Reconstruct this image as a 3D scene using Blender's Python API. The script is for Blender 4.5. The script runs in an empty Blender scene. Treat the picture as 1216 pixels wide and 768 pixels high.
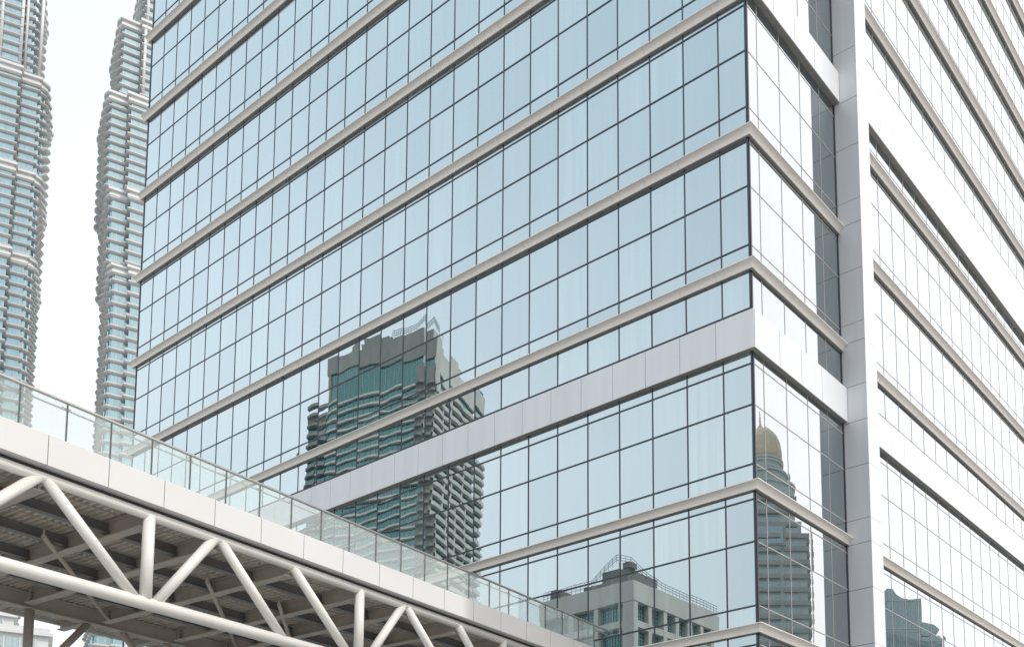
import bpy, math, random
from mathutils import Vector, Matrix
random.seed(7)
S = bpy.context.scene
COL = S.collection

# ------------------------------------------------------------------ camera
F, PX, PY = 1256.376, 238.18, 572.584
PITCH, ROLL, YAW = 0.1118192, -0.014871652, -0.6063972
CAM = Vector((14.80168, -23.62685, 1.6))
def cam_axes():
    f0 = Vector((math.sin(YAW), math.cos(YAW), 0)); r0 = Vector((math.cos(YAW), -math.sin(YAW), 0)); u0 = Vector((0, 0, 1))
    fw = f0*math.cos(PITCH) + u0*math.sin(PITCH); up = u0*math.cos(PITCH) - f0*math.sin(PITCH)
    rt = r0*math.cos(ROLL) + up*math.sin(ROLL); up = up*math.cos(ROLL) - r0*math.sin(ROLL)
    return rt, up, fw
RT, UP, FW = cam_axes()
cd = bpy.data.cameras.new('camera'); cam = bpy.data.objects.new('camera', cd); COL.objects.link(cam)
m = Matrix((RT, UP, -FW)).transposed().to_4x4(); m.translation = CAM; cam.matrix_world = m
cd.sensor_fit = 'HORIZONTAL'; cd.sensor_width = 36.0; cd.lens = 36.0*F/1216.0
cd.shift_x = -PX/1216.0; cd.shift_y = PY/1216.0
cd.clip_start = 0.1; cd.clip_end = 6000
S.camera = cam

# ------------------------------------------------------------------ light
SUN_EL = math.radians(52.0)
SUN_H = Vector((0.9993, 0.035, 0)).normalized()
SUN_DIR = Vector((SUN_H.x*math.cos(SUN_EL), SUN_H.y*math.cos(SUN_EL), math.sin(SUN_EL)))
sd = bpy.data.lights.new('sun', 'SUN'); sun = bpy.data.objects.new('sun', sd); COL.objects.link(sun)
sd.energy = 2.0; sd.angle = math.radians(0.5); sd.color = (1.0, 0.955, 0.89)
sun.location = (40, -40, 90)
sun.rotation_euler = SUN_DIR.to_track_quat('Z', 'Y').to_euler()

W = bpy.data.worlds.new('World'); S.world = W; W.use_nodes = True
nt = W.node_tree; nt.nodes.clear(); N = nt.nodes.new; L = nt.links.new
out = N('ShaderNodeOutputWorld'); bg = N('ShaderNodeBackground'); bg.inputs['Strength'].default_value = 0.06
sky = N('ShaderNodeTexSky'); sky.sky_type = 'NISHITA'; sky.sun_disc = False
sky.sun_elevation = SUN_EL; sky.sun_rotation = math.atan2(SUN_H.x, SUN_H.y)
sky.air_density = 1.6; sky.dust_density = 3.0; sky.ozone_density = 1.0; sky.altitude = 20
# thin high cloud that thickens and brightens towards the north-east (+x +y)
tc = N('ShaderNodeTexCoord')
dot = N('ShaderNodeVectorMath'); dot.operation = 'DOT_PRODUCT'; dot.inputs[1].default_value = (0.42, 0.90, 0.05)
L(tc.outputs['Generated'], dot.inputs[0])
mr = N('ShaderNodeMapRange'); mr.inputs['From Min'].default_value = -0.75; mr.inputs['From Max'].default_value = 0.75
mr.inputs['To Min'].default_value = 0.5; mr.inputs['To Max'].default_value = 1.0
L(dot.outputs['Value'], mr.inputs['Value'])
nz = N('ShaderNodeTexNoise'); nz.inputs['Scale'].default_value = 2.2; nz.inputs['Detail'].default_value = 5
L(tc.outputs['Generated'], nz.inputs['Vector'])
nr = N('ShaderNodeMapRange'); nr.inputs['From Min'].default_value = 0.3; nr.inputs['From Max'].default_value = 0.7
nr.inputs['To Min'].default_value = 0.92; nr.inputs['To Max'].default_value = 1.04
L(nz.outputs['Fac'], nr.inputs['Value'])
mul = N('ShaderNodeMath'); mul.operation = 'MULTIPLY'; L(mr.outputs['Result'], mul.inputs[0]); L(nr.outputs['Result'], mul.inputs[1])
cl = N('ShaderNodeMix'); cl.data_type = 'RGBA'
cl.inputs['B'].default_value = (18.2, 17.1, 16.5, 1)
mr2 = N('ShaderNodeMapRange'); mr2.inputs['From Min'].default_value = -0.75; mr2.inputs['From Max'].default_value = 0.9
sep = N('ShaderNodeSeparateXYZ'); L(tc.outputs['Generated'], sep.inputs[0])
low = N('ShaderNodeMapRange'); low.inputs['From Min'].default_value = 0.78; low.inputs['From Max'].default_value = 0.42; L(sep.outputs['Z'], low.inputs['Value'])
ca = N('ShaderNodeMix'); ca.data_type = 'RGBA'; ca.inputs['A'].default_value = (9.4, 11.7, 12.4, 1); ca.inputs['B'].default_value = (14.6, 15.0, 15.2, 1)
L(low.outputs['Result'], ca.inputs['Factor']); L(ca.outputs['Result'], cl.inputs['A'])
L(dot.outputs['Value'], mr2.inputs['Value']); L(mr2.outputs['Result'], cl.inputs['Factor'])
sc_ = N('ShaderNodeVectorMath'); sc_.operation = 'SCALE'; L(cl.outputs['Result'], sc_.inputs[0]); L(nr.outputs['Result'], sc_.inputs['Scale'])
add = N('ShaderNodeVectorMath'); add.operation = 'ADD'; L(sky.outputs['Color'], add.inputs[0]); L(sc_.outputs['Vector'], add.inputs[1])
mr3 = N('ShaderNodeMapRange'); mr3.interpolation_type = 'SMOOTHSTEP'; mr3.inputs['From Min'].default_value = 0.84; mr3.inputs['From Max'].default_value = 0.985
mr3.inputs['To Min'].default_value = 1.0; mr3.inputs['To Max'].default_value = 1.6
dot2 = N('ShaderNodeVectorMath'); dot2.operation = 'DOT_PRODUCT'; dot2.inputs[1].default_value = (0.30, 0.78, 0.55); L(tc.outputs['Generated'], dot2.inputs[0])
L(dot2.outputs['Value'], mr3.inputs['Value'])
glow = N('ShaderNodeVectorMath'); glow.operation = 'SCALE'; L(add.outputs['Vector'], glow.inputs[0]); L(mr3.outputs['Result'], glow.inputs['Scale'])
L(glow.outputs['Vector'], bg.inputs['Color']); L(bg.outputs['Background'], out.inputs['Surface'])

S.view_settings.view_transform = 'Standard'; S.view_settings.look = 'None'
S.view_settings.exposure = 0.0; S.view_settings.gamma = 1.0
S.cycles.caustics_reflective = False; S.cycles.caustics_refractive = False
S.cycles.max_bounces = 10; S.cycles.transparent_max_bounces = 16

# ------------------------------------------------------------------ materials
def mat(name, color, rough=0.5, metal=0.0, var=0.0, vscale=3.0, stretch=None, bump=0.0, bscale=40.0, spec=0.5, coat=0.0):
    mt = bpy.data.materials.new(name); mt.use_nodes = True; t = mt.node_tree
    b = t.nodes['Principled BSDF']; b.inputs['Roughness'].default_value = rough; b.inputs['Metallic'].default_value = metal
    b.inputs['Specular IOR Level'].default_value = spec; b.inputs['Coat Weight'].default_value = coat
    b.inputs['Base Color'].default_value = (*color, 1)
    g = t.nodes.new('ShaderNodeNewGeometry')
    if var > 0:
        mp = t.nodes.new('ShaderNodeMapping'); mp.inputs['Scale'].default_value = stretch or (1, 1, 1)
        t.links.new(g.outputs['Position'], mp.inputs['Vector'])
        n = t.nodes.new('ShaderNodeTexNoise'); n.inputs['Scale'].default_value = vscale; n.inputs['Detail'].default_value = 2.5
        t.links.new(mp.outputs['Vector'], n.inputs['Vector'])
        r = t.nodes.new('ShaderNodeMapRange'); r.inputs['From Min'].default_value = 0.3; r.inputs['From Max'].default_value = 0.7
        r.inputs['To Min'].default_value = 1-var; r.inputs['To Max'].default_value = 1+var*0.5
        t.links.new(n.outputs['Fac'], r.inputs['Value'])
        s = t.nodes.new('ShaderNodeVectorMath'); s.operation = 'SCALE'; s.inputs[0].default_value = color
        t.links.new(r.outputs['Result'], s.inputs['Scale']); t.links.new(s.outputs['Vector'], b.inputs['Base Color'])
    if bump > 0:
        n2 = t.nodes.new('ShaderNodeTexNoise'); n2.inputs['Scale'].default_value = bscale; n2.inputs['Detail'].default_value = 4
        t.links.new(g.outputs['Position'], n2.inputs['Vector'])
        bp = t.nodes.new('ShaderNodeBump'); bp.inputs['Strength'].default_value = bump; bp.inputs['Distance'].default_value = 0.01
        t.links.new(n2.outputs['Fac'], bp.inputs['Height']); t.links.new(bp.outputs['Normal'], b.inputs['Normal'])
    return mt

def glass_mat(name, tint, base, fac0, streak=0.6, fac1=0.9):
    """coated facade glass: strong mirror coat over a dim interior with drawn blinds"""
    mt = bpy.data.materials.new(name); mt.use_nodes = True; t = mt.node_tree; t.nodes.clear()
    o = t.nodes.new('ShaderNodeOutputMaterial'); mx = t.nodes.new('ShaderNodeMixShader')
    gl = t.nodes.new('ShaderNodeBsdfGlossy'); gl.inputs['Roughness'].default_value = 0.0; gl.inputs['Color'].default_value = (*tint, 1)
    df = t.nodes.new('ShaderNodeBsdfDiffuse')
    g = t.nodes.new('ShaderNodeNewGeometry'); mp = t.nodes.new('ShaderNodeMapping'); mp.inputs['Scale'].default_value = (3.2, 3.2, 0.08)
    t.links.new(g.outputs['Position'], mp.inputs['Vector'])
    n = t.nodes.new('ShaderNodeTexNoise'); n.inputs['Scale'].default_value = 1.6; n.inputs['Detail'].default_value = 5; n.inputs['Roughness'].default_value = 0.7
    t.links.new(mp.outputs['Vector'], n.inputs['Vector'])
    r = t.nodes.new('ShaderNodeMapRange'); r.inputs['From Min'].default_value = 0.35; r.inputs['From Max'].default_value = 0.75
    r.inputs['To Min'].default_value = 0.5; r.inputs['To Max'].default_value = 1.0+streak*2
    t.links.new(n.outputs['Fac'], r.inputs['Value'])
    s = t.nodes.new('ShaderNodeVectorMath'); s.operation = 'SCALE'; s.inputs[0].default_value = base
    t.links.new(r.outputs['Result'], s.inputs['Scale']); t.links.new(s.outputs['Vector'], df.inputs['Color'])
    fr = t.nodes.new('ShaderNodeLayerWeight'); fr.inputs['Blend'].default_value = 0.5
    ma = t.nodes.new('ShaderNodeMapRange'); ma.inputs['To Min'].default_value = fac0; ma.inputs['To Max'].default_value = fac1
    t.links.new(fr.outputs['Facing'], ma.inputs['Value']); t.links.new(ma.outputs['Result'], mx.inputs['Fac'])
    t.links.new(df.outputs['BSDF'], mx.inputs[1]); t.links.new(gl.outputs['BSDF'], mx.inputs[2]); t.links.new(mx.outputs['Shader'], o.inputs['Surface'])
    return mt

def rail_glass():
    mt = bpy.data.materials.new('balustrade_glass'); mt.use_nodes = True; t = mt.node_tree; t.nodes.clear()
    o = t.nodes.new('ShaderNodeOutputMaterial')
    tr = t.nodes.new('ShaderNodeBsdfTransparent'); tr.inputs['Color'].default_value = (0.945, 0.975, 0.968, 1)
    gl = t.nodes.new('ShaderNodeBsdfGlossy'); gl.inputs['Roughness'].default_value = 0.02; gl.inputs['Color'].default_value = (0.9, 0.95, 0.94, 1)
    df = t.nodes.new('ShaderNodeBsdfDiffuse'); df.inputs['Color'].default_value = (0.80, 0.86, 0.84, 1)
    lw = t.nodes.new('ShaderNodeLayerWeight'); lw.inputs['Blend'].default_value = 0.5
    pw = t.nodes.new('ShaderNodeMath'); pw.operation = 'POWER'; pw.inputs[1].default_value = 4.0; t.links.new(lw.outputs['Facing'], pw.inputs[0])
    fr = t.nodes.new('ShaderNodeMapRange'); fr.inputs['To Min'].default_value = 0.04; fr.inputs['To Max'].default_value = 0.95; t.links.new(pw.outputs[0], fr.inputs['Value'])
    m1 = t.nodes.new('ShaderNodeMixShader'); m2 = t.nodes.new('ShaderNodeMixShader'); m1.inputs['Fac'].default_value = 0.17
    t.links.new(tr.outputs['BSDF'], m1.inputs[1]); t.links.new(df.outputs['BSDF'], m1.inputs[2])
    t.links.new(fr.outputs['Result'], m2.inputs['Fac']); t.links.new(m1.outputs['Shader'], m2.inputs[1]); t.links.new(gl.outputs['BSDF'], m2.inputs[2])
    t.links.new(m2.outputs['Shader'], o.inputs['Surface'])
    return mt

M = dict(
    glass=glass_mat('facade_glass', (0.86, 0.965, 0.99), (0.035, 0.06, 0.068), 0.46, 0.8, 0.98),
    glass_blind=glass_mat('facade_glass_blind', (0.86, 0.965, 0.985), (0.095, 0.125, 0.13), 0.455, 1.0, 0.98),
    glass_dark=glass_mat('facade_glass_dark', (0.85, 0.96, 0.99), (0.025, 0.045, 0.055), 0.43, 0.8, 0.98),
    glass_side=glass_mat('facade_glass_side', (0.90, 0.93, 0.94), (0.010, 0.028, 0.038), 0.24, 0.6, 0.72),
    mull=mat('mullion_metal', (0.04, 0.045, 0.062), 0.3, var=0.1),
    mull_side=mat('mullion_metal_side', (0.36, 0.345, 0.33), 0.4, var=0.1),  # same metal as the front mullions, lightened to look sunlit
    white=mat('white_panel', (0.715, 0.735, 0.765), 0.35, var=0.05, vscale=1.4, stretch=(1.6, 1.6, 0.12)),
    seam=mat('seal_gap', (0.06, 0.06, 0.065), 0.8),
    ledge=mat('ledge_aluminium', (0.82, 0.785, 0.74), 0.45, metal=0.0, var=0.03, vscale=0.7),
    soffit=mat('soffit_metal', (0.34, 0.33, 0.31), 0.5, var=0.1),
    core=mat('core_concrete', (0.12, 0.12, 0.12), 0.9, var=0.1),
    roof=mat('roof_concrete', (0.35, 0.34, 0.33), 0.9, var=0.15),
    truss=mat('truss_paint', (0.72, 0.70, 0.665), 0.33, var=0.04, vscale=2.0, bump=0.05, bscale=15),
    steel=mat('beam_paint', (0.45, 0.405, 0.35), 0.5, var=0.12, vscale=3.0),
    joist=mat('joist_galvanised', (0.20, 0.205, 0.205), 0.5, metal=0.2, var=0.15),
    deck=mat('deck_sheet', (0.62, 0.57, 0.50), 0.45, var=0.22, vscale=5.0, metal=0.1),
    fascia=mat('fascia_panel', (0.675, 0.67, 0.665), 0.4, var=0.03, vscale=0.7),
    steelrail=mat('brushed_steel', (0.56, 0.545, 0.52), 0.3, metal=0.45, var=0.05),
    post=mat('clamp_steel', (0.10, 0.10, 0.10), 0.5),
    railglass=rail_glass(),
    paving=mat('paving', (0.40, 0.395, 0.385), 0.85, var=0.15, vscale=0.4),
    silver=mat('tower_steel', (0.47, 0.485, 0.49), 0.4, metal=0.1, var=0.12, vscale=0.25),
    towerwhite=mat('tower_cap', (0.63, 0.64, 0.645), 0.45, var=0.05, vscale=0.3),
    towerglass=glass_mat('tower_glass', (0.72, 0.88, 0.92), (0.07, 0.14, 0.16), 0.25, streak=1.4),
    conc=mat('grey_render', (0.18, 0.183, 0.178), 0.85, var=0.16, vscale=0.35, stretch=(1, 1, 0.3)),  # grey darkened to carry the shade on the apartment tower's unlit front
    conc_pale=mat('pale_render', (0.43, 0.435, 0.41), 0.85, var=0.12, vscale=0.4, stretch=(1, 1, 0.3)),
    teal=glass_mat('teal_glass', (0.24, 0.42, 0.43), (0.02, 0.075, 0.075), 0.25, streak=0.8),
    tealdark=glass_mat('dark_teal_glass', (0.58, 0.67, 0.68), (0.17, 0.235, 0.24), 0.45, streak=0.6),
    lattice=mat('window_lattice', (0.22, 0.34, 0.33), 0.6),
    wire=mat('roof_wire', (0.09, 0.09, 0.09), 0.6),
    bronze=mat('dome_sheet', (0.80, 0.68, 0.48), 0.42, metal=0.0, var=0.12, vscale=0.3),
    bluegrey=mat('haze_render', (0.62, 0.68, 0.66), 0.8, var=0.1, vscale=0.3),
)

# ------------------------------------------------------------------ helpers
class MB:
    def __init__(s): s.v = []; s.f = []; s.mi = []; s.mats = []; s.sm = []
    def idx(s, mt):
        if mt not in s.mats: s.mats.append(mt)
        return s.mats.index(mt)
    def face(s, pts, mt, smooth=False):
        b = len(s.v); s.v += [tuple(p) for p in pts]; s.f.append(tuple(range(b, b+len(pts)))); s.mi.append(s.idx(mt)); s.sm.append(smooth)
    def box(s, a, b, mt, fn=None):
        x0, x1 = sorted((a[0], b[0])); y0, y1 = sorted((a[1], b[1])); z0, z1 = sorted((a[2], b[2]))
        c = [(x0,y0,z0),(x1,y0,z0),(x1,y1,z0),(x0,y1,z0),(x0,y0,z1),(x1,y0,z1),(x1,y1,z1),(x0,y1,z1)]
        if fn: c = [fn(*p) for p in c]
        k = len(s.v); s.v += [tuple(p) for p in c]
        for q in ((0,3,2,1),(4,5,6,7),(0,1,5,4),(1,2,6,5),(2,3,7,6),(3,0,4,7)):
            s.f.append(tuple(k+i for i in q)); s.mi.append(s.idx(mt)); s.sm.append(False)
    def loft(s, rings, mt, smooth=False, closed=True, caps=True):
        k = len(s.v); n = len(rings[0])
        for r in rings: s.v += [tuple(p) for p in r]
        i0 = s.idx(mt)
        for a in range(len(rings)-1):
            for j in range(n if closed else n-1):
                q = (k+a*n+j, k+a*n+(j+1) % n, k+(a+1)*n+(j+1) % n, k+(a+1)*n+j)
                s.f.append(q); s.mi.append(i0); s.sm.append(smooth)
        if caps and closed:
            s.f.append(tuple(k+j for j in reversed(range(n)))); s.mi.append(i0); s.sm.append(False)
            e = k+(len(rings)-1)*n; s.f.append(tuple(e+j for j in range(n))); s.mi.append(i0); s.sm.append(False)
    def tube(s, p, q, r, mt, n=16, r2=None):
        p = Vector(p); q = Vector(q); d = (q-p).normalized()
        u = d.cross(Vector((0, 0, 1)));
        if u.length < 1e-3: u = Vector((1, 0, 0))
        u.normalize(); v = d.cross(u); r2 = r if r2 is None else r2
        ring = lambda c, rr: [c+u*rr*math.cos(2*math.pi*i/n)+v*rr*math.sin(2*math.pi*i/n) for i in range(n)]
        s.loft([ring(p, r), ring(q, r2)], mt, smooth=True)
    def prism(s, poly, z0, z1, mt, fn=None):
        f = fn or (lambda x, y, z: (x, y, z))
        s.loft([[f(x, y, z0) for x, y in poly], [f(x, y, z1) for x, y in poly]], mt)
    def build(s, name, parent=None, recalc=True):
        me = bpy.data.meshes.new(name); me.from_pydata(s.v, [], s.f)
        for mt in s.mats: me.materials.append(mt)
        me.polygons.foreach_set('material_index', s.mi); me.polygons.foreach_set('use_smooth', s.sm); me.update()
        if recalc:
            import bmesh
            b = bmesh.new(); b.from_mesh(me); bmesh.ops.recalc_face_normals(b, faces=b.faces); b.to_mesh(me); b.free()
        o = bpy.data.objects.new(name, me); COL.objects.link(o)
        if parent is not None: o.parent = parent; o.matrix_parent_inverse = Matrix.Translation(-Vector(parent.location)) if parent.type == 'EMPTY' else Matrix.Identity(4)
        return o
def world_loc(o):
    return Vector(o.location) if o.parent is None else world_loc(o.parent)
def thing(name, label, cat, loc=(0, 0, 0), group=None):
    o = bpy.data.objects.new(name, None); COL.objects.link(o); o.location = loc; o.empty_display_size = 0.5
    o['label'] = label; o['category'] = cat
    if group: o['group'] = group
    return o

# ------------------------------------------------------------------ ground
g = MB(); g.face([(-3000, -3000, 0), (3000, -3000, 0), (3000, 3000, 0), (-3000, 3000, 0)], M['paving'])
go = g.build('ground'); go['kind'] = 'structure'

# ------------------------------------------------------------------ office building
# front facade: plane y=0, x from 0 to -LEN; side facade: plane x=0, y from 0; pier; long wing behind it
LEN = 34.45; PIER0, PIER1, PIERX = 5.37, 6.17, 0.855
WX = 0.05; WEND = 46.0
ob = thing('office_building', 'tall glass office block with white bands and projecting ledges around its corner', 'building', (0, 0, 0))
fx = [0.0, -0.99] + [-(0.99+1.273*k) for k in range(1, 15)] + [-(18.81+1.203*k) for k in range(1, 13)] + [-LEN]
bx = [0.0] + [0.56+1.25*k for k in range(4)] + [PIER0]
wy = [PIER1, 7.36] + [8.45+1.092*k for k in range(0, 34)] + [WEND]
STO = [  # (z low, transoms, z high) front facade storeys, low to high
    (0.15, [2.6], 5.3), (5.5, [6.1, 7.9, 9.1], 9.42), (9.62, [10.185, 11.98, 13.18], 13.42), (13.62, [14.19, 15.9, 17.1], 17.45),
    (18.58, [18.735], 19.86), (20.06, [20.63, 22.41, 23.77], 23.90), (24.10, [24.85, 26.61, 28.05], 28.26), (28.46, [29.18, 31.0, 32.36], 32.57),
    (32.77, [33.51, 35.30, 36.62], 36.83), (37.03, [37.79, 39.58, 40.8], 40.93), (41.13, [41.89, 43.72, 45.0], 45.16), (45.36, [46.1, 47.95, 49.3], 49.45)]
LIPS = [5.5, 9.62, 13.62, 20.06, 24.10, 28.46, 32.77, 37.03, 41.13, 45.36, 49.65]
STO_W = [(0.15, [2.6], 5.3), (5.5, [6.1, 7.9, 9.1], 9.4), (9.6, [10.2, 12.0, 13.2], 13.42), (13.62, [14.25, 15.93, 17.1], 17.45), (18.58, [18.82], 19.86),
    (20.06, [20.65, 22.4, 23.7], 23.85), (24.05, [24.75, 26.5, 27.6], 27.8), (28.0, [28.55], 29.18), (31.5, [31.95], 33.4), (33.6, [34.3, 35.75], 37.3),
    (37.5, [38.2, 39.3], 40.8), (41.0, [41.6, 42.68], 44.15), (44.35, [44.95, 46.2], 47.45), (47.65, [48.3, 49.5], 50.85), (51.05, [51.7, 53.0], 54.2)]
LIPS_W = [5.5, 9.6, 13.62, 20.06, 24.05, 28.0, 33.6, 37.5, 41.0, 44.35, 47.65, 51.05]
ROOF = 66.0

def panes(mb, us, zs, P, nrm, mt, bulge):
    """us: horizontal breaks, zs: vertical breaks; P(u,z,o): point o outwards. Each pane is slightly bowed and tilted, as real glass is."""
    n = 4
    for i in range(len(us)-1):
        for j in range(len(zs)-1):
            u0, u1, z0, z1 = us[i], us[i+1], zs[j], zs[j+1]
            h = z1-z0; big = h > 0.7
            b = (bulge*random.uniform(0.4, 1.3)) if big else 0.0
            tu = random.gauss(0, 1)*bulge*0.33; tv = random.gauss(0, 1)*bulge*0.33; sk = random.gauss(0, 1)*bulge*0.28
            if not big: tv *= 0.2
            k = len(mb.v); nn = n if big else 1
            mt_ = mt if mt is not M['glass'] else M[random.choices(['glass', 'glass_blind', 'glass_dark'], (6, 3, 2))[0]]
            for a in range(nn+1):
                for c in range(nn+1):
                    p, q = a/nn, c/nn; e = 2*p-1; f = 2*q-1
                    d = b*(1-e*e)*(0.35+0.65*(1-f*f)) + tu*e + tv*f + sk*e*f
                    mb.v.append(P(u0+(u1-u0)*p, z0+h*q, d))
            for a in range(nn):
                for c in range(nn):
                    q = (k+a*(nn+1)+c, k+(a+1)*(nn+1)+c, k+(a+1)*(nn+1)+c+1, k+a*(nn+1)+c+1)
                    mb.f.append(q); mb.mi.append(mb.idx(mt_)); mb.sm.append(True)

PF = lambda u, z, o: (u, -o, z)
PB = lambda u, z, o: (o, u, z)
PWf = lambda u, z, o: (WX+o, u, z)
def storey(us, z0, tr, z1, P, nrm, gm, mm, bulge, mw=0.045):
    zs = [z0-0.25] + tr + [z1+0.2]
    g = MB(); panes(g, us, zs, P, nrm, gm, bulge); w = g.build('window_ribbon', ob, recalc=False)
    f = MB()
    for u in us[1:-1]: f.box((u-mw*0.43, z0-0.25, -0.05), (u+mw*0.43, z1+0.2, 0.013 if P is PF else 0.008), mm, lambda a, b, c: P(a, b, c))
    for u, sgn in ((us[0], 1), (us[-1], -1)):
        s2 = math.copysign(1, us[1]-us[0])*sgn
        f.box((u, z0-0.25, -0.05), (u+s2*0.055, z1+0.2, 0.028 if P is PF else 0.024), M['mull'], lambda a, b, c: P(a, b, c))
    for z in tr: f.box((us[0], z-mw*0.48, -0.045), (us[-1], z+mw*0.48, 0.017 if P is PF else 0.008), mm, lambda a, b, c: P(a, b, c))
    f.build('window_frame', w)
for i, (z0, tr, z1) in enumerate(STO):
    bl = 0.0005 if z1 < 13.5 else 0.0020
    storey(fx, z0, tr, z1, PF, None, M['glass'], M['mull'], bl)
    if abs(z0-28.46) < 0.01: z0, tr = 29.55, tr[1:]
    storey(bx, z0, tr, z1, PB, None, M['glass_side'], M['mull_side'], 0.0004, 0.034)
for z0, tr, z1 in STO_W:
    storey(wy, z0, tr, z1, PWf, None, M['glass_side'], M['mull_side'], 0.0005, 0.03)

# ledges: a lip, a hollow cove under it, a small upright nose, a flat underside
def prof(z):
    p = [(-0.08, z+0.012), (0.26, z), (0.262, z-0.022)]
    p += [(0.215, z-0.030), (0.170, z-0.048), (0.134, z-0.076), (0.110, z-0.112), (0.098, z-0.150), (0.096, z-0.19), (0.100, z-0.205), (0.088, z-0.212), (-0.08, z-0.214)]
    return p
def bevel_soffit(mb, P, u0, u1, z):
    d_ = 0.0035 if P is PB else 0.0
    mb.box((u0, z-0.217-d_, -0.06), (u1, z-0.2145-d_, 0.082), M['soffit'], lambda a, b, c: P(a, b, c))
for zi, z in enumerate(LIPS):
    pr = prof(z); mb = MB(); corner = abs(z-28.46) > 0.01
    seams = [-1.12-1.273*k for k in range(14)]; seams += [seams[-1]-1.2*k for k in range(1, 13)] + [-LEN-0.27]
    prev = seams[0]
    for s_ in seams[1:]:
        mb.loft([[PF(prev-0.004, zz, o) for o, zz in pr], [PF(s_+0.004, zz, o) for o, zz in pr]], M['ledge'], smooth=False); prev = s_
    if corner:
        mb.loft([[PF(seams[0]+0.004, zz, o) for o, zz in pr], [(o, -o, zz) for o, zz in pr], [PB(2.05, zz, o) for o, zz in pr]], M['ledge'])
        mb.loft([[PB(2.058, zz, o) for o, zz in pr], [PB(PIER0-0.01, zz, o) for o, zz in pr]], M['ledge'])
    else:
        mb.loft([[PF(seams[0]+0.004, zz, o) for o, zz in pr], [(0.2, -o, zz) for o, zz in pr]], M['ledge'])
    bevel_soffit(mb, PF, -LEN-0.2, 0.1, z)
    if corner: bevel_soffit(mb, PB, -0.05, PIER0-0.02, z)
    mb.build('ledge', ob)
for z in LIPS_W:
    pr = prof(z); mb = MB(); y = PIER1+0.01
    while y < WEND:
        y2 = min(y+4.368, WEND)
        mb.loft([[PWf(y+0.004, zz, o) for o, zz in pr], [PWf(y2-0.004, zz, o) for o, zz in pr]], M['ledge']); y = y2
    bevel_soffit(mb, PWf, PIER1+0.02, WEND-0.02, z)
    mb.build('ledge', ob)

# white spandrel bands, made of panels with open joints
def band(us, z0, z1, P, o, name='spandrel_band'):
    mb = MB(); g_ = 0.008
    mb.box((us[0], z0+0.035, -0.1), (us[-1], z1-0.037, o-0.033 if P is PB else o-0.03), M['seam'], lambda a, b, c: P(a, b, c))
    for a, b in zip(us[:-1], us[1:]):
        s_ = math.copysign(1, b-a)
        mb.box((a+s_*g_, z0, o-0.028), (b-s_*g_, z1, o), M['white'], lambda x, y, w: P(x, y, w))
    dz = 0.004 if P is PB else 0.0
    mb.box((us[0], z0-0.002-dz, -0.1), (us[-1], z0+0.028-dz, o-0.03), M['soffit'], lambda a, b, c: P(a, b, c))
    mb.box((us[0], z1-0.028-dz, -0.1), (us[-1], z1-0.001-dz, o-0.03), M['white'], lambda a, b, c: P(a, b, c))
    return mb.build(name, ob)
bu = [0.0] + [-1.12-1.273*k for k in range(14)]; bu += [bu[-1]-1.2*k for k in range(1, 13)] + [-LEN-0.02]
bu[0] = 0.165
band(bu, 17.45, 18.58, PF, 0.17)
band([-0.14, 1.2, 2.45, 3.7, PIER0-0.01], 17.45, 18.58, PB, 0.17)
band([-0.1, 1.2, 2.45, 3.7, PIER0-0.01], 28.5, 29.55, PB, 0.22)
wb = [PIER1+0.01] + wy[1:]
band(wb, 17.45, 18.58, PWf, 0.18)
band(wb, 29.18, 31.5, PWf, 0.2)

# pier between the two side facades
pz = [0.02, 2.4, 5.5, 6.2, 7.9, 9.45, 10.15, 11.93, 13.4, 14.18, 15.93, 17.4, 18.6, 20.07, 20.7, 22.5, 24.1, 24.9, 26.8, 28.45, 30.25, 32.6, 33.5, 35.3, 37.0, 37.8, 39.6, 41.1, 41.9, 43.7, 45.3, 46.1, 47.9, 49.5, 52, 54, 56, 58, 60, 62, 64, ROOF]
mb = MB(); mb.box((-0.3, PIER0+0.03, 0), (PIERX-0.03, PIER1-0.03, ROOF-0.1), M['seam'])
for a, b in zip(pz[:-1], pz[1:]):
    mb.box((-0.3, PIER0, a+0.009), (PIERX-0.028, PIER0+0.028, b-0.009), M['white'])
    mb.box((PIERX-0.026, PIER0, a+0.005), (PIERX, PIER1, b-0.005), M['white'])
    mb.box((-0.3, PIER1-0.028, a+0.006), (PIERX-0.028, PIER1, b-0.006), M['white'])
mb.build('corner_pier', ob)

# upper storeys, core, roof, unseen back
mb = MB()
mb.box((-LEN, 0.06, 0), (-0.06, WEND, ROOF-0.4), M['core'])
mb.build('building_core', ob)
mb = MB()
z = 49.65
while z < ROOF-4:
    for (a, b, t_) in ((z, z+3.9, 'glass'),):
        mb.box((-LEN, -0.01, a), (-0.0, 0.05, b), M['glass']); mb.box((-0.05, 0.051, max(a, 54.3)), (0.0, WEND, max(b, 54.4)), M['glass_side'])
    mb.box((-LEN-0.2, -0.25, z+3.9), (0.25, 0.04, z+4.25), M['ledge']); mb.box((-0.04, 0.041, max(z+3.9, 54.4)), (0.25, WEND, max(z+4.25, 54.5)), M['ledge'])
    z += 4.25
mb.build('upper_storeys', ob)
mb = MB(); mb.box((-LEN-0.3, -0.3, ROOF-0.35), (0.9, WEND+0.3, ROOF+0.9), M['white']); mb.build('parapet', ob)
mb = MB(); mb.box((-LEN-0.02, 0.02, 0), (-LEN+0.05, WEND, ROOF-0.4), M['white']); mb.box((-LEN, WEND, 0), (0, WEND+0.06, ROOF-0.4), M['white']); mb.build('rear_wall', ob)

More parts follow.
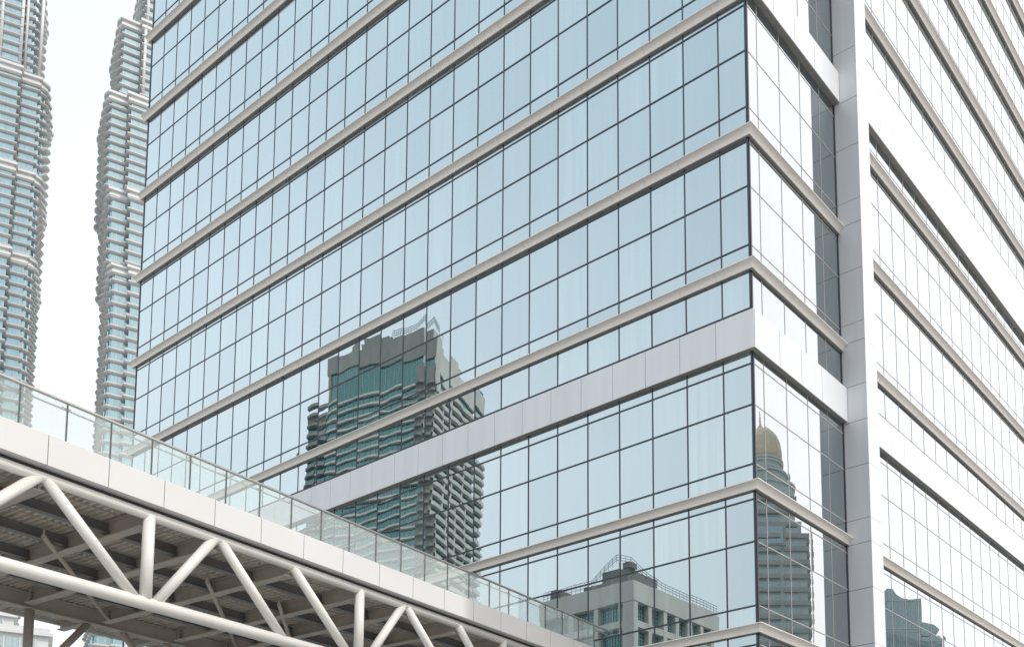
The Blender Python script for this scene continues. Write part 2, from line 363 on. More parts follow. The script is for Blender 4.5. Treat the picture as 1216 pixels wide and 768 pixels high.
# ------------------------------------------------------------------ footbridge
w = Vector((-0.0933, 0.9956, 0)); nv = Vector((0.9956, 0.0933, 0)); C0 = -4.0673
def K(al, n, z, sl=-0.0102):
    p = w*al + nv*(C0+n); return Vector((p.x, p.y, z+sl*(al+17)))
A0, A1 = -40.0, -0.95
fb = thing('footbridge', 'white steel footbridge with tubular truss and glass balustrade running to the office block', 'footbridge', K(-12, -4, 0))
FT, FBm = 9.322, 8.835
joint0 = -16.264
al = joint0-0.96*24; js = []
while al < A1: js.append(al); al += 0.96
js = [A0] + [j for j in js if j > A0+0.3] + [A1]
for a, b in zip(js[:-1], js[1:]):
    mb = MB(); mb.box((a+0.006, -0.03, FBm), (b-0.006, 0.0, FT), M['fascia'], lambda x, y, z: K(x, y, z))
    mb.box((a+0.006, -0.2, FBm), (b-0.006, -0.031, FBm+0.03), M['fascia'], lambda x, y, z: K(x, y, z))
    mb.box((a+0.006, -0.2, FT-0.03), (b-0.006, -0.031, FT-0.001), M['fascia'], lambda x, y, z: K(x, y, z)); mb.build('fascia_panel', fb)
mb = MB(); mb.box((A0, -0.06, FBm+0.04), (A1, -0.032, FT-0.04), M['seam'], lambda x, y, z: K(x, y, z)); mb.build('fascia_backing', fb)
# far fascia
mb = MB(); mb.box((A0, -8.15, FBm-0.1), (A1, -8.1, FT), M['fascia'], lambda x, y, z: K(x, y, z)); mb.build('far_fascia', fb)
# balustrade
RH = 0.667
pz_ = []; al = -16.682-0.7085*32
while al < A1-0.2: pz_.append(al); al += 0.7085
pz_ = [p for p in pz_ if p > A0]
for a, b in zip(pz_[:-1], pz_[1:]):
    mb = MB(); mb.box((a+0.008, -0.075, FT-0.02), (b-0.008, -0.063, FT+RH-0.03), M['railglass'], lambda x, y, z: K(x, y, z)); mb.build('balustrade_panel', fb)
for a in pz_:
    if a < -19: continue
    mb = MB(); mb.box((a-0.009, -0.082, FT-0.02), (a+0.009, -0.056, FT+RH-0.03), M['post'], lambda x, y, z: K(x, y, z)); p = mb.build('balustrade_post', fb)
    mb = MB(); mb.tube(K(a-0.07, -0.10, FT+RH-0.085), K(a+0.07, -0.10, FT+RH-0.085), 0.010, M['steelrail'], 8); mb.tube(K(a, -0.07, FT+RH-0.085), K(a, -0.15, FT+RH-0.085), 0.009, M['steelrail'], 8); mb.build('rail_bracket', p)
mb = MB(); mb.tube(K(A0, -0.069, FT+RH), K(A1, -0.069, FT+RH), 0.027, M['steelrail'], 14); mb.build('top_rail', fb)
mb = MB(); mb.tube(K(A0, -0.16, FT+RH-0.085), K(A1, -0.16, FT+RH-0.085), 0.014, M['steelrail'], 10); mb.build('handrail', fb)
for a, b in zip(pz_[::4][:-1], pz_[::4][1:]):
    mb = MB(); mb.box((a+0.01, -8.075, FT-0.02), (b-0.01, -8.063, FT+RH-0.03), M['railglass'], lambda x, y, z: K(x, y, z)); mb.build('balustrade_panel', fb)
mb = MB(); mb.tube(K(A0, -8.07, FT+RH), K(A1, -8.07, FT+RH), 0.027, M['steelrail'], 10); mb.build('top_rail', fb)
# deck slab and corrugated sheet under it
mb = MB(); mb.box((A0, -8.08, 8.86), (A1, -0.21, 9.0), M['roof'], lambda x, y, z: K(x, y, z)); mb.build('deck_slab', fb)
prf = []; a = -24.0
while a < A1-0.12:
    prf += [(a, 8.80), (a+0.045, 8.80), (a+0.060, 8.85), (a+0.105, 8.85)]; a += 0.12
mb = MB()
for (n0, n1) in ((-8.05, -0.22),):
    mb.loft([[K(x, n0, z) for x, z in prf], [K(x, n1, z) for x, z in prf]], M['deck'], closed=False)
mb.build('corrugated_deck', fb, recalc=False)
mb = MB(); mb.box((A0, -0.235, 8.775), (A1, -0.205, 8.858), M['seam'], lambda x, y, z: K(x, y, z)); mb.build('deck_closure', fb)  # shadow line drawn as a dark strip where deck meets fascia
# truss
NT = -0.2; ZT = 8.69; ZB = 7.145; SB = -0.006
nodes = [-22.2, -20.7, -19.3, -17.75, -16.22, -14.48, -13.2, -11.58, -9.87, -8.62, -7.0, -5.4, -4.15, -2.6]
KT = lambda al, n=NT, z=ZT: K(al, n, z)
KB = lambda al, n=NT, z=ZB: K(al, n, z, SB)
mb = MB(); mb.tube(KT(A0), KT(A1), 0.088, M['truss'], 24); mb.build('top_chord', fb)
mb = MB(); mb.tube(KB(A0), KB(A1), 0.112, M['truss'], 28); mb.build('bottom_chord', fb)
def member(name, p, q, r, mt=None):
    mb = MB(); mb.tube(p, q, r, mt or M['truss'], 20); return mb.build(name, fb)
verts_ = [-18.95, -14.47, -9.88, -5.4]
diags = [(-16.28, -17.75), (-16.18, -14.62), (-13.24, -14.33), (-13.12, -11.68), (-11.56, -10.04), (-8.68, -9.72), (-8.58, -7.1), (-6.98, -5.55), (-4.2, -5.25), (-4.1, -2.6), (-17.9, -18.8), (-20.6, -19.1)]
for a in verts_: member('truss_post', KT(a), KB(a), 0.098)
for t_, b_ in diags: member('truss_diagonal', KT(t_), KB(b_), 0.088)
# cross beams (I sections) at every node
def ibeam(name, P0, fnbox, h, wf, tf, tw, mt, ln):
    pass
def cross(al):
    mb = MB(); h0, h1 = 8.50, 8.79; fl = 0.09
    mb.box((al-0.012, -6.3, h0+0.02), (al+0.012, -0.28, h1-0.015), M['steel'], lambda x, y, z: K(x, y, z))
    mb.box((al-fl, -6.3, h0), (al+fl, -0.28, h0+0.02), M['steel'], lambda x, y, z: K(x, y, z))
    mb.box((al-fl, -6.3, h1-0.014), (al+fl, -0.28, h1), M['steel'], lambda x, y, z: K(x, y, z))
    # end plate and bolts near the main beam
    mb.box((al-0.10, -6.12, h0+0.021), (al+0.10, -6.10, h1-0.016), M['steel'], lambda x, y, z: K(x, y, z))
    for bx_ in (-0.05, 0.05):
        for bz in (8.56, 8.63, 8.70): mb.box((al+bx_-0.014, -6.099, bz-0.014), (al+bx_+0.014, -6.075, bz+0.014), M['joist'], lambda x, y, z: K(x, y, z))
    mb.build('cross_beam', fb)
for a in nodes: cross(a)
# outriggers beyond the main beam
for a in nodes:
    mb = MB(); mb.box((a-0.012, -8.05, 8.62), (a+0.012, -6.75, 8.785), M['steel'], lambda x, y, z: K(x, y, z)); mb.box((a-0.08, -8.05, 8.60), (a+0.08, -6.75, 8.619), M['steel'], lambda x, y, z: K(x, y, z)); mb.build('outrigger', fb)
# main far beam
mb = MB(); mb.box((A0, -6.55, 8.48), (A1, -6.51, 8.772), M['steel'], lambda x, y, z: K(x, y, z))
mb.box((A0, -6.64, 8.455), (A1, -6.40, 8.479), M['steel'], lambda x, y, z: K(x, y, z)); mb.box((A0, -6.68, 8.772), (A1, -6.38, 8.79), M['steel'], lambda x, y, z: K(x, y, z)); mb.build('main_beam', fb)
# joists
for n in (-1.35, -2.6, -3.85, -5.1):
    mb = MB(); mb.box((-24, n-0.01, 8.60), (A1, n+0.01, 8.785), M['joist'], lambda x, y, z: K(x, y, z))
    mb.box((-24, n-0.07, 8.585), (A1, n+0.07, 8.599), M['joist'], lambda x, y, z: K(x, y, z)); mb.build('joist', fb)
    mb = MB(); mb.box((-24, n+0.45, 8.785), (A1, n+0.47, 8.799), M['steel'], lambda x, y, z: K(x, y, z)); mb.build('deck_trim', fb)
# plan bracing
for (a, n_, a2, n2) in ((-15.08, -2.26, -11.76, -5.9), (-12.13, -1.97, -8.95, -5.4), (-10.44, -1.99, -7.2, -5.4), (-7.6, -1.97, -4.4, -5.4), (-17.9, -2.1, -14.9, -5.9), (-5.9, -2.0, -2.9, -5.4)):
    mb = MB(); mb.tube(K(a, n_, 8.53), K(a2, n2, 8.50), 0.042, M['steel'], 12); mb.tube(K(a, n_, 8.53), K(a, n_, 8.70), 0.016, M['steel'], 8); mb.build('plan_brace', fb)
# second truss under the main beam
for a in (-17.55, -13.05, -8.5, -4.0):
    member('far_post', K(a, -6.53, 8.46), K(a, -6.53, 6.9), 0.092, M['steel'])
    member('far_diagonal', K(a+1.22, -6.53, 8.46), K(a+0.12, -6.53, 7.0), 0.075, M['steel'])
    member('far_diagonal', K(a+2.0, -6.53, 8.46), K(a+3.3, -6.53, 7.0), 0.07, M['steel'])
    member('far_diagonal', K(a-1.5, -6.53, 8.46), K(a-0.12, -6.53, 7.0), 0.075, M['steel'])
mb = MB(); mb.tube(K(A0, -6.53, 6.9), K(A1, -6.53, 6.9), 0.11, M['steel'], 20); mb.build('far_chord', fb)
# legs out of frame
for n in (-0.6, -6.53):
    mb = MB(); mb.tube(K(-27, n, 0.0, 0), K(-27, n, 8.5), 0.3, M['truss'], 24); mb.build('leg', fb)

# ------------------------------------------------------------------ helpers for the city
def pix(x, y, D):
    return CAM + RT*((x-608-PX)/F*D) + UP*(-(y-384-PY)/F*D) + FW*D

# twin towers far behind ------------------------------------------------------
RH_ = Vector((RT.x, RT.y, 0)).normalized(); BK = Vector((-FW.x, -FW.y, 0)).normalized()
def tower(label, base, flip, tiers, grp):
    """local plan (u to the right, v to the viewer) mirrored by flip; the near flank is at u=0 going to -u"""
    t = thing('skyscraper', label, 'skyscraper', (base.x, base.y, 0), grp)
    bk = Vector((CAM.x-base.x, CAM.y-base.y, 0)).normalized(); rh = Vector((-bk.y, bk.x, 0))
    a_ = math.radians(4.0)*flip; bk, rh = bk*math.cos(a_)-rh*math.sin(a_), rh*math.cos(a_)+bk*math.sin(a_)
    def T(u, v, z): p = base + rh*(u*flip) + bk*v; return (p.x, p.y, z)
    def offs(poly, d):
        n = len(poly); res = []
        for i in range(n):
            p0, p1, p2 = Vector(poly[i-1]), Vector(poly[i]), Vector(poly[(i+1) % n])
            e1 = (p1-p0).normalized(); e2 = (p2-p1).normalized()
            n1 = Vector((e1.y, -e1.x)); n2 = Vector((e2.y, -e2.x)); k = 1+n1.dot(n2)
            res.append(p1+(n1+n2)*(d/max(k, 0.35)))
        return res
    for z0, z1, fh, poly, cols in tiers:
        mb = MB(); mb.prism(poly, z0, z1, M['towerglass'], T); wl = mb.build('glass_shaft', t)
        mb = MB(); z = z0
        while z < z1-fh*0.5:
            rings = []
            for o, dz in ((-0.05, 0.05*fh), (0.55, 0.12*fh), (0.95, 0.24*fh), (0.95, 0.33*fh), (0.60, 0.42*fh), (0.1, 0.46*fh), (-0.05, 0.47*fh)):
                rings.append([T(p.x, p.y, z+dz) for p in offs(poly, o)])
            mb.loft(rings, M['silver'], smooth=False)
            z += fh
        mb.build('sunshade_rings', wl)
        if cols:
            mb = MB()
            for (u, v) in cols: mb.tube(T(u, v, z0), T(u, v, z1), 0.55, M['towerwhite'], 8)
            mb.build('column', wl)
        mb = MB()
        rings = [[T(p.x, p.y, z1+dz) for p in offs(poly, o)] for o, dz in ((0.3, -1.6), (1.1, -1.1), (1.1, -0.2), (0.5, -0.15), (0.5, 0.9), (1.5, 1.0), (1.5, 1.9), (0.2, 2.0))]
        mb.loft(rings, M['towerwhite']); mb.build('cornice', wl)
    return t
def flank(e, r, back=34, w1=-9.0, depth=3.0, front=-42):
    """front block edge at u=w1, recessed second block out to u=e, then rounded bays of radius r along the side"""
    p = [(front, 0), (w1, 0), (w1, -depth), (e, -depth)]
    v = -depth-0.8
    while v > -back:
        for k in range(0, 7):
            a = math.pi*k/6; p.append((e+r*math.sin(a), v-1.9*(1-math.cos(a))))
        v -= 5.2; p.append((e-0.6, v+0.9)); p.append((e-0.6, v+0.5))
    p += [(front, v)]
    p.reverse()
    # ensure counter-clockwise
    ar = sum(p[i-1][0]*p[i][1]-p[i][0]*p[i-1][1] for i in range(len(p)))
    if ar < 0: p.reverse()
    return p
bl = pix(52, 250, 380)
tower('left glass and steel skyscraper with ringed storeys, cut by the photo edge', Vector((bl.x, bl.y, 0)), 1, [
    (0, 240.5, 3.9, flank(-5.0, 2.3, w1=-10.0), None),
    (242, 272.5, 3.7, flank(-4.6, 2.2, w1=-10.0), None),
    (274, 310.0, 3.55, flank(-4.2, 2.2, w1=-10.0), None),
    (312, 352, 3.6, flank(-7.0, 1.6, w1=-10.4), [(-9.8, 0.3), (-15.8, 0.4), (-21.5, 0.4), (-8.6, -2.4), (-4.0, -2.4)])],
    'twin skyscrapers behind the office block')
br = pix(118, 250, 380)
tower('right skyscraper with ringed storeys, partly hidden by the office block', Vector((br.x, br.y, 0)), -1, [
    (0, 240, 4.35, flank(-6.0, 1.2, w1=-11.0, depth=2.0), None),
    (242, 269.5, 4.15, flank(-4.1, 0.9, w1=-9.6), None),
    (271, 307, 3.5, flank(-2.4, 0.9, w1=-8.4), None),
    (309, 338, 3.4, flank(-5.2, 0.8, w1=-11.6), [(-11.8, 0.4), (-17.5, 0.4), (-23, 0.4)]),
    (338.1, 356, 3.4, flank(-11.2, 0.5, w1=-12.0), [(-12.2, 0.4), (-17.5, 0.4), (-23, 0.4)])],
    'twin skyscrapers behind the office block')

# low buildings seen under the deck ------------------------------------------
def simple_block(name, label, cat, P, ux, wd, dp, h, wallm, glassm, floors, rounded=False):
    """block with its near right corner at P; ux = unit vector of the front going left"""
    t = thing(name, label, cat, (P.x, P.y, 0))
    vx = Vector((-ux.y, ux.x, 0));
    if vx.dot(BK) > 0: vx = -vx
    vx = Vector((P.x-CAM.x, P.y-CAM.y, 0)).normalized(); ux = Vector((-vx.y, vx.x, 0))
    def T(a, b, z): q = Vector((P.x, P.y, 0)) + ux*a + vx*b; return (q.x, q.y, z)
    mb = MB(); mb.box((0, 0, 0), (wd, dp, h), wallm, T); mb.build('wall', t)
    mb = MB(); mb.box((-0.4, -0.4, h), (wd+0.4, dp+0.4, h+0.35), wallm, T); mb.box((-0.15, -0.15, h+0.35), (wd+0.15, dp+0.15, h+0.9), wallm, T); mb.build('cornice', t)
    fh = h/floors
    for k in range(floors):
        z0 = k*fh+fh*0.25; z1 = (k+1)*fh-fh*0.12
        mb = MB(); mb.box((1.2, -0.05, z0), (wd-1.0, -0.01, z1), glassm, T); wn = mb.build('window_ribbon', t)
        mb = MB(); a = 1.2
        mb.box((1.14, -0.14, z0-0.12), (wd-0.9, -0.051, z0+0.001), wallm, T)
        while a < wd-1.0: mb.box((a-0.06, -0.13, z0), (a+0.06, -0.051, z1), wallm, T); a += 1.5
        mb.build('window_frame', wn)
    return t
P = pix(17, 733, 140); simple_block('glass_podium', 'pale glazed building seen under the bridge deck at far left', 'building', P, -RH_, 30, 16, P.z, M['towerwhite'], M['towerglass'], 12)
P = pix(58, 756, 120); simple_block('white_building', 'low white building with cornice seen between the dark bridge struts', 'building', P, -RH_, 5.5, 12, P.z, M['towerwhite'], M['tealdark'], 10)

# ------------------------------------------------------------------ buildings opposite, seen as reflections
MA = lambda p: Vector((p[0], -p[1], p[2]))      # across the front glass
MBx = lambda p: Vector((-p[0], p[1], p[2]))     # across the side glass
def frame(P, dr, dl):
    """P: corner (mirror image side); dr/dl unit directions of the right and left faces"""
    def T(a, b, z): q = P + dr*a + dl*b; return (q.x, q.y, z)
    return T

# stepped tower of flats (reflected in the middle of the front facade)
D1 = 220.0
az = math.radians(-18.5); dr = Vector((math.sin(az), math.cos(az), 0)); azl = math.radians(-107); dl = Vector((math.sin(azl), math.cos(azl), 0))
Pc = pix(514, 400, D1)
T0 = frame(Vector((Pc.x, Pc.y, 0)), dr, dl)
TR = lambda a, b, z: MA(T0(a, b, z))
loc = TR(0, 0, 0)
r1 = thing('apartment_tower', 'grey apartment tower with teal glass and curved balconies mirrored in the front facade', 'building', loc)
ZT1 = pix(514, 399, D1).z; Zp = pix(512, 423, D1).z
LL = 26.0; LRt = 20.0
mb = MB(); mb.box((0.3, 0.3, 0), (LRt, LL, Zp+1.9), M['teal'], TR); mb.build('glass_wall', r1)
# parapets: left face in steps, right face descending
mb = MB()
for b0, b1, zt, zb in ((0.0, 5.5, ZT1+1.2, Zp), (5.5, 10.0, ZT1+1.5, Zp+0.05), (10.0, 11.2, ZT1+2.3, Zp+0.1), (11.2, 17.6, ZT1+2.9, Zp+0.15), (17.6, 18.5, ZT1+1.6, Zp+0.2), (18.5, LL+0.6, ZT1+0.4, Zp+0.25)):
    mb.box((-0.2, b0, zb), (0.6, b1, zt), M['conc'], TR)
mb.build('front_parapet', r1)
mb = MB()
for k, (a0, a1, zt) in enumerate(((0.0, 3.4, ZT1+1.2), (3.4, 5.0, ZT1-0.4), (5.0, 9.0, ZT1-1.5), (9.0, 10.6, ZT1-2.4), (10.6, 17.0, ZT1-2.9), (17.0, 20.5, ZT1-3.6))):
    mb.box((a0, -0.25, Zp-2.6-0.25*k), (a1, 0.5, zt), M['conc_pale'], TR)
mb.box((0.0, -0.35, Zp-6.5), (3.0, -0.251, ZT1+1.1), M['conc_pale'], TR)
mb.build('side_parapet', r1)
mb = MB(); mb.box((-0.1, -0.02, 0), (0.62, 2.8, Zp-1.8), M['conc'], TR); mb.box((0.621, 0.02, 0), (1.6, 0.295, Zp-2), M['conc_pale'], TR)
mb.build('corner_column', r1)
mb = MB(); mb.box((0.0, LL, 0), (4, LL+4.5, ZT1-14), M['teal'], TR); mb.box((-0.3, LL-0.4, ZT1-14), (4.3, LL+4.8, ZT1-13), M['conc'], TR); mb.box((-0.12, LL-0.9, Zp-6), (0.28, LL+0.05, Zp+1.7), M['conc'], TR); mb.build('side_wing', r1)
FH1 = 2.30
def wavy(mb, b0, b1, z, h, o, amp, P, m_, seg=10):
    top = []; bot = []
    for i in range(seg+1):
        b = b0+(b1-b0)*i/seg; oo = o+amp*math.sin(math.pi*i/seg)
        top.append((b, oo))
    for i in range(seg):
        (x0, o0), (x1, o1) = top[i], top[i+1]
        pts = [P(-o0, x0, z), P(-o1, x1, z), P(0.3, x1, z), P(0.3, x0, z)]
        pt2 = [P(-o0, x0, z+h), P(-o1, x1, z+h), P(0.3, x1, z+h), P(0.3, x0, z+h)]
        mb.face([pts[0], pts[1], pt2[1], pt2[0]], m_); mb.face(pts[::-1], m_); mb.face(pt2, m_)
z = Zp-6.6
nb = 0
while z > 25 and nb < 40:
    mb = MB()
    for i in range(3): wavy(mb, 2.7+i*7.75, 2.7+(i+1)*7.75, z, 0.42, 0.25, 0.3, TR, M['conc_pale'])
    wavy(mb, -0.3, 2.7, z, 0.62, 0.6, 0.7, TR, M['conc'])
    wavy(mb, LL-0.2, LL+4.8, z, 0.7, 0.7, 0.6, TR, M['conc'])
    PR = lambda a, b, zz: TR(b, a, zz)
    for i in range(3): wavy(mb, 0.3+i*6.6, 0.3+(i+1)*6.6, z+0.1, 0.9, 0.5, 0.35, PR, M['conc_pale'])
    mb.build('balcony', r1); z -= FH1; nb += 1
# vertical mullion lines and shafts
mb = MB()
for i in range(13): mb.box((0.18, 3.0+i*1.9, 30), (0.298, 3.1+i*1.9, Zp+1.2), M['lattice'], TR)
for i in range(16): mb.box((0.22, 2.9, Zp-6.2+i*0.5), (0.296, LL-0.1, Zp-6.16+i*0.5), M['lattice'], TR)
for a in (6.6, 13.2): mb.box((a, -0.3, 28), (a+0.7, 0.28, Zp-4-0.4*a), M['conc_pale'], TR)
mb.build('facade_grid', r1)
def railing(P, pts, h, parent, r=0.05, step=1.1):
    mb = MB()
    for (a, b) in zip(pts[:-1], pts[1:]):
        a = Vector(a); b = Vector(b); n = max(1, int((b-a).length/step))
        for k in range(n+1):
            c = a.lerp(b, k/n); mb.tube(P(*c), P(c.x, c.y, c.z+h), r*0.8, M['wire'], 5)
        for f in (0.4, 0.7, 1.0): mb.tube(P(a.x, a.y, a.z+h*f), P(b.x, b.y, b.z+h*f), r, M['wire'], 5)
    return mb.build('roof_railing', parent)
railing(TR, [(0, 10.0, ZT1+1.9), (0, 8.5, ZT1+1.5), (0, 2.5, ZT1+1.3), (-0.8, -0.6, ZT1+2.0), (3.2, -0.4, ZT1+1.3)], 1.9, r1, 0.07, 0.7)

# lower block with a roof railing (reflected low in the front facade)
D2 = 130.0
P2 = pix(752, 687, D2)
T2_ = frame(Vector((P2.x, P2.y, 0)), Vector((0, 1, 0)), Vector((-1, 0, 0)))
T2 = lambda a, b, z: MA(T2_(a, b, z))
r2 = thing('office_annexe', 'grey concrete block with teal grid windows and roof railing mirrored low in the front facade', 'building', T2(0, 0, 0))
Z2 = P2.z; LB = 15.4; LA = 18.6
mb = MB(); mb.box((0.9, 0.9, 0), (LA, LB, Z2-0.4), M['teal'], T2); mb.build('glass_wall', r2)
mb = MB(); mb.box((-0.1, -0.1, Z2-2.65), (LA+0.2, LB+0.3, Z2-0.25), M['conc_pale'], T2); mb.box((0.1, 0.1, Z2-0.25), (LA, LB, Z2), M['conc_pale'], T2); mb.build('cornice', r2)
zc = Z2-2.65-2.35
while zc > 0:
    mb = MB(); mb.box((0.06, 0.06, zc-0.85), (LA, LB, zc), M['conc_pale'], T2); mb.build('spandrel', r2); zc -= 3.2
mb = MB()
mb.box((-0.01, -0.01, 0), (0.9, 1.9, Z2-2.65), M['conc_pale'], T2)
for b in (5.7, 9.9, LB-0.6): mb.box((0.02, b, 0), (0.95, b+0.8, Z2-2.65), M['conc_pale'], T2)
for a in (3.2, 5.9, 8.6, 11.3, 14.0, 16.7): mb.box((a, 0.02, 0), (a+0.75, 0.95, Z2-2.65), M['conc_pale'], T2)
mb.build('column', r2)
mb = MB()
for i in range(27): mb.box((0.8, 1.5+i*0.5, 0), (0.895, 1.56+i*0.5, Z2-2), M['lattice'], T2)
for i in range(34): mb.box((1.2+i*0.5, 0.8, 0), (1.26+i*0.5, 0.895, Z2-2), M['lattice'], T2)
for i in range(60): mb.box((0.82, 1.2, Z2-2.9-i*0.5), (0.89, LB-0.2, Z2-2.85-i*0.5), M['lattice'], T2); mb.box((1.2, 0.82, Z2-2.9-i*0.5), (LA-0.2, 0.89, Z2-2.85-i*0.5), M['lattice'], T2)
mb.build('window_lattice', r2)
mb = MB(); mb.box((0.8, 1.6, Z2), (6.5, 5.6, Z2+2.0), M['conc'], T2); mb.box((1.0, 5.61, Z2), (5.0, 8.8, Z2+0.9), M['conc'], T2); mb.box((0.6, 1.2, Z2+2.0), (2.2, 2.4, Z2+2.7), M['conc'], T2); mb.box((1.2, LB-2.2, Z2), (3.4, LB-0.6, Z2+1.5), M['conc'], T2); mb.build('roof_house', r2)
railing(T2, [(0.4, LB, Z2), (0.4, 7.2, Z2+0.1), (0.6, 5.0, Z2+1.6), (0.4, 2.6, Z2+2.6), (0.4, 0.8, Z2+1.9), (2.4, 0.4, Z2+0.9), (6.0, 0.4, Z2+0.1), (LA, 0.4, Z2)], 1.15, r2, 0.035, 0.8)

# domed tower (reflected in the narrow side facade)
D3 = 220.0
Pd = pix(904, 545, D3)
T3 = lambda a, b, z: MBx((Pd.x+RH_.x*a+BK.x*b, Pd.y+RH_.y*a+BK.y*b, z))
r3 = thing('domed_tower', 'residential tower with pointed bronze dome mirrored in the narrow side facade', 'building', T3(0, 0, 0))
def zpx(y, D): return pix(905, y, D).z
def circ(r, z, n=32, c=(0, 0)): return [T3(c[0]+r*math.cos(2*math.pi*i/n), c[1]+r*math.sin(2*math.pi*i/n), z) for i in range(n)]
zb = zpx(551, D3); zt = zpx(506, D3); zs = zpx(488, D3); hh = zt-zb
mb = MB(); prof3 = [(4.05, 0), (4.45, 0.12), (4.5, 0.28), (4.2, 0.5), (3.5, 0.7), (2.4, 0.86), (1.2, 0.97), (0.55, 1.06), (0.28, 1.2), (0.14, 1.45), (0.05, 1.5)]
mb.loft([circ(r, zb+hh*f) for r, f in prof3], M['bronze'], smooth=True); dm = mb.build('dome', r3)
mb = MB()
for i in range(16):
    a = 2*math.pi*i/16
    for (r0, f0), (r1_, f1) in zip(prof3[:7], prof3[1:8]): mb.tube(T3(r0*math.cos(a), r0*math.sin(a), zb+hh*f0), T3(r1_*math.cos(a), r1_*math.sin(a), zb+hh*f1), 0.09, M['bronze'], 5)
mb.build('dome_rib', dm)
mb = MB(); mb.tube(T3(0, 0, zb+hh*1.4), T3(0, 0, zs), 0.09, M['bronze'], 6); mb.box((-0.35, -0.05, zs-0.9), (0.35, 0.05, zs-0.75), M['bronze'], T3); mb.loft([circ(0.3, zs-1.6, 10), circ(0.38, zs-1.4, 10), circ(0.1, zs-1.2, 10)], M['bronze']); mb.build('finial', dm)
z_ = lambda y: zpx(y, D3)
lv = [(4.3, z_(568), zb), (5.2, z_(584), z_(568)), (6.4, z_(600), z_(584))]
mb = MB()
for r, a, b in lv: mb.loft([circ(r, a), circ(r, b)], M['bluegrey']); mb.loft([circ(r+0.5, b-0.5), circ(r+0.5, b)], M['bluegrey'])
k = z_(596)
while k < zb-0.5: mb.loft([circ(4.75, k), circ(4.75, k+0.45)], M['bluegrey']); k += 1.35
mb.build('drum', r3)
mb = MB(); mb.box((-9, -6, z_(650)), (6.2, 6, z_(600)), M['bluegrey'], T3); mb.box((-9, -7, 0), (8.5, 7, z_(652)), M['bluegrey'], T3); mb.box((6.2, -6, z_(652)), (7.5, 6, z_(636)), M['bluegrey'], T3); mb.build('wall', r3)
for zz in (z_(650), z_(612)):
    pass
k = 20.0
while k < z_(604):
    top = k > z_(650); r_ = 6.2 if top else 8.5; fr = 6.0 if top else 7.0
    mb = MB()
    mb.box((-3.6, fr, k), (3.0, fr+1.1, k+0.9), M['conc_pale'], T3)
    if not top: mb.box((3.9, fr-0.5, k), (r_+0.6, fr+0.8, k+0.9), M['conc_pale'], T3); mb.box((r_, -5, k), (r_+1.0, 4.5, k+0.9), M['conc_pale'], T3)
    else: mb.box((3.2, fr-0.4, k), (r_+0.4, fr+0.6, k+0.8), M['conc_pale'], T3)
    bl_ = mb.build('balcony', r3)
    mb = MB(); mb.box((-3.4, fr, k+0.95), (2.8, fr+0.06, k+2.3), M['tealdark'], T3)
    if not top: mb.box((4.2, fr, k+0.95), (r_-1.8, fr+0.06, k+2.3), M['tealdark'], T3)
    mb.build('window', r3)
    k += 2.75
mb = MB(); mb.box((-2.6, 6.02, z_(668)), (4.2, 7.6, z_(640)), M['conc_pale'], T3); mb.box((-2.0, 7.61, z_(666)), (3.6, 7.7, z_(645)), M['tealdark'], T3); mb.build('gable', r3)

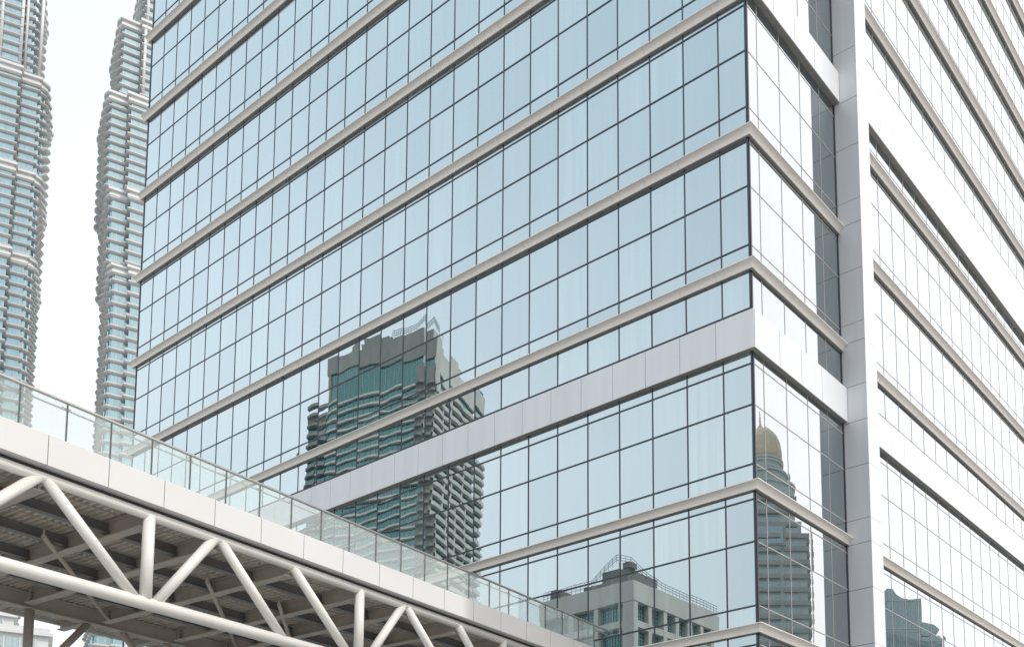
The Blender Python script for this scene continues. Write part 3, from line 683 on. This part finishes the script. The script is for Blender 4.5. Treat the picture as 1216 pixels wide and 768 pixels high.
# dark glass tower (reflected low in the long side facade)
D4 = 150.0
P4 = pix(1048, 703, D4)
T4 = lambda a, b, z: MBx((P4.x+RH_.x*a+BK.x*b, P4.y+RH_.y*a+BK.y*b, z))
pxm = D4/F; z4 = lambda y: pix(1080, y, D4).z
r4 = thing('glass_tower', 'dark teal glass tower with a curved stepped top mirrored in the long side facade', 'building', T4(0, 0, 0))
def crown(mb, xs, bottom, dep, mt):
    a = [(x, y) for x, y in xs]
    r1_ = [T4((x-1048)*pxm, 0, z4(y)) for x, y in a] + [T4((a[-1][0]-1048)*pxm, 0, bottom), T4((a[0][0]-1048)*pxm, 0, bottom)]
    r2_ = [T4((x-1048)*pxm, -dep, z4(y)) for x, y in a] + [T4((a[-1][0]-1048)*pxm, -dep, bottom), T4((a[0][0]-1048)*pxm, -dep, bottom)]
    mb.loft([r1_, r2_], mt)
mb = MB(); crown(mb, [(1020, 706), (1034, 706), (1048, 703), (1053, 698), (1058, 698), (1063, 705), (1070, 709), (1078, 711.5), (1084, 711), (1090.5, 710)], 0, 12, M['tealdark']); mb.build('main_shaft', r4)
mb = MB(); crown(mb, [(1090.6, 740), (1098, 741), (1106, 743), (1112, 747), (1114.5, 749), (1113, 751), (1108, 752), (1103, 753.5)], z4(756), 10, M['tealdark']); crown(mb, [(1090.6, 757), (1100, 757), (1110, 757), (1113, 756), (1117.5, 760)], 0, 11, M['tealdark']); mb.build('side_shaft', r4)
mb = MB()
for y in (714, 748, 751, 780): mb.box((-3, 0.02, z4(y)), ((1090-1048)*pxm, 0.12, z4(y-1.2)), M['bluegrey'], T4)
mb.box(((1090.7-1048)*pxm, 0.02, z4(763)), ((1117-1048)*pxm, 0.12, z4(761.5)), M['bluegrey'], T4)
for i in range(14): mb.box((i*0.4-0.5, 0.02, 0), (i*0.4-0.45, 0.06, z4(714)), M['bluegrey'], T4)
mb.build('facade_lines', r4)

# unseen slim blocker, added to shade the bridge end and the front facade
yc = lambda x, P: P[1] + SUN_H.y/SUN_H.x*(x-P[0])
ed = K(-6.87, 0, 9)
ox = 20.0
occ = thing('slim_tower', 'slim pale concrete tower standing to the right of the camera', 'building', (ox+2, yc(ox, ed)+3, 0))
y0_ = yc(ox, ed); mb = MB(); mb.box((ox, y0_, 0), (ox+0.6, -0.1, 92), M['conc_pale'])
mb.build('wall', occ)  # body of the added shadow blocker
mb = MB(); k = 6.0
while k < 90: mb.box((ox+0.605, y0_+0.6, k), (ox+0.66, -0.4, k+2.2), M['tealdark']); k += 4
mb.build('window', occ)  # window strips dress the added blocker
mb = MB(); mb.box((ox-0.1, y0_, 92), (ox+0.7, 0.2, 92.8), M['white']); mb.build('parapet', occ)  # top edge of the added shadow blocker
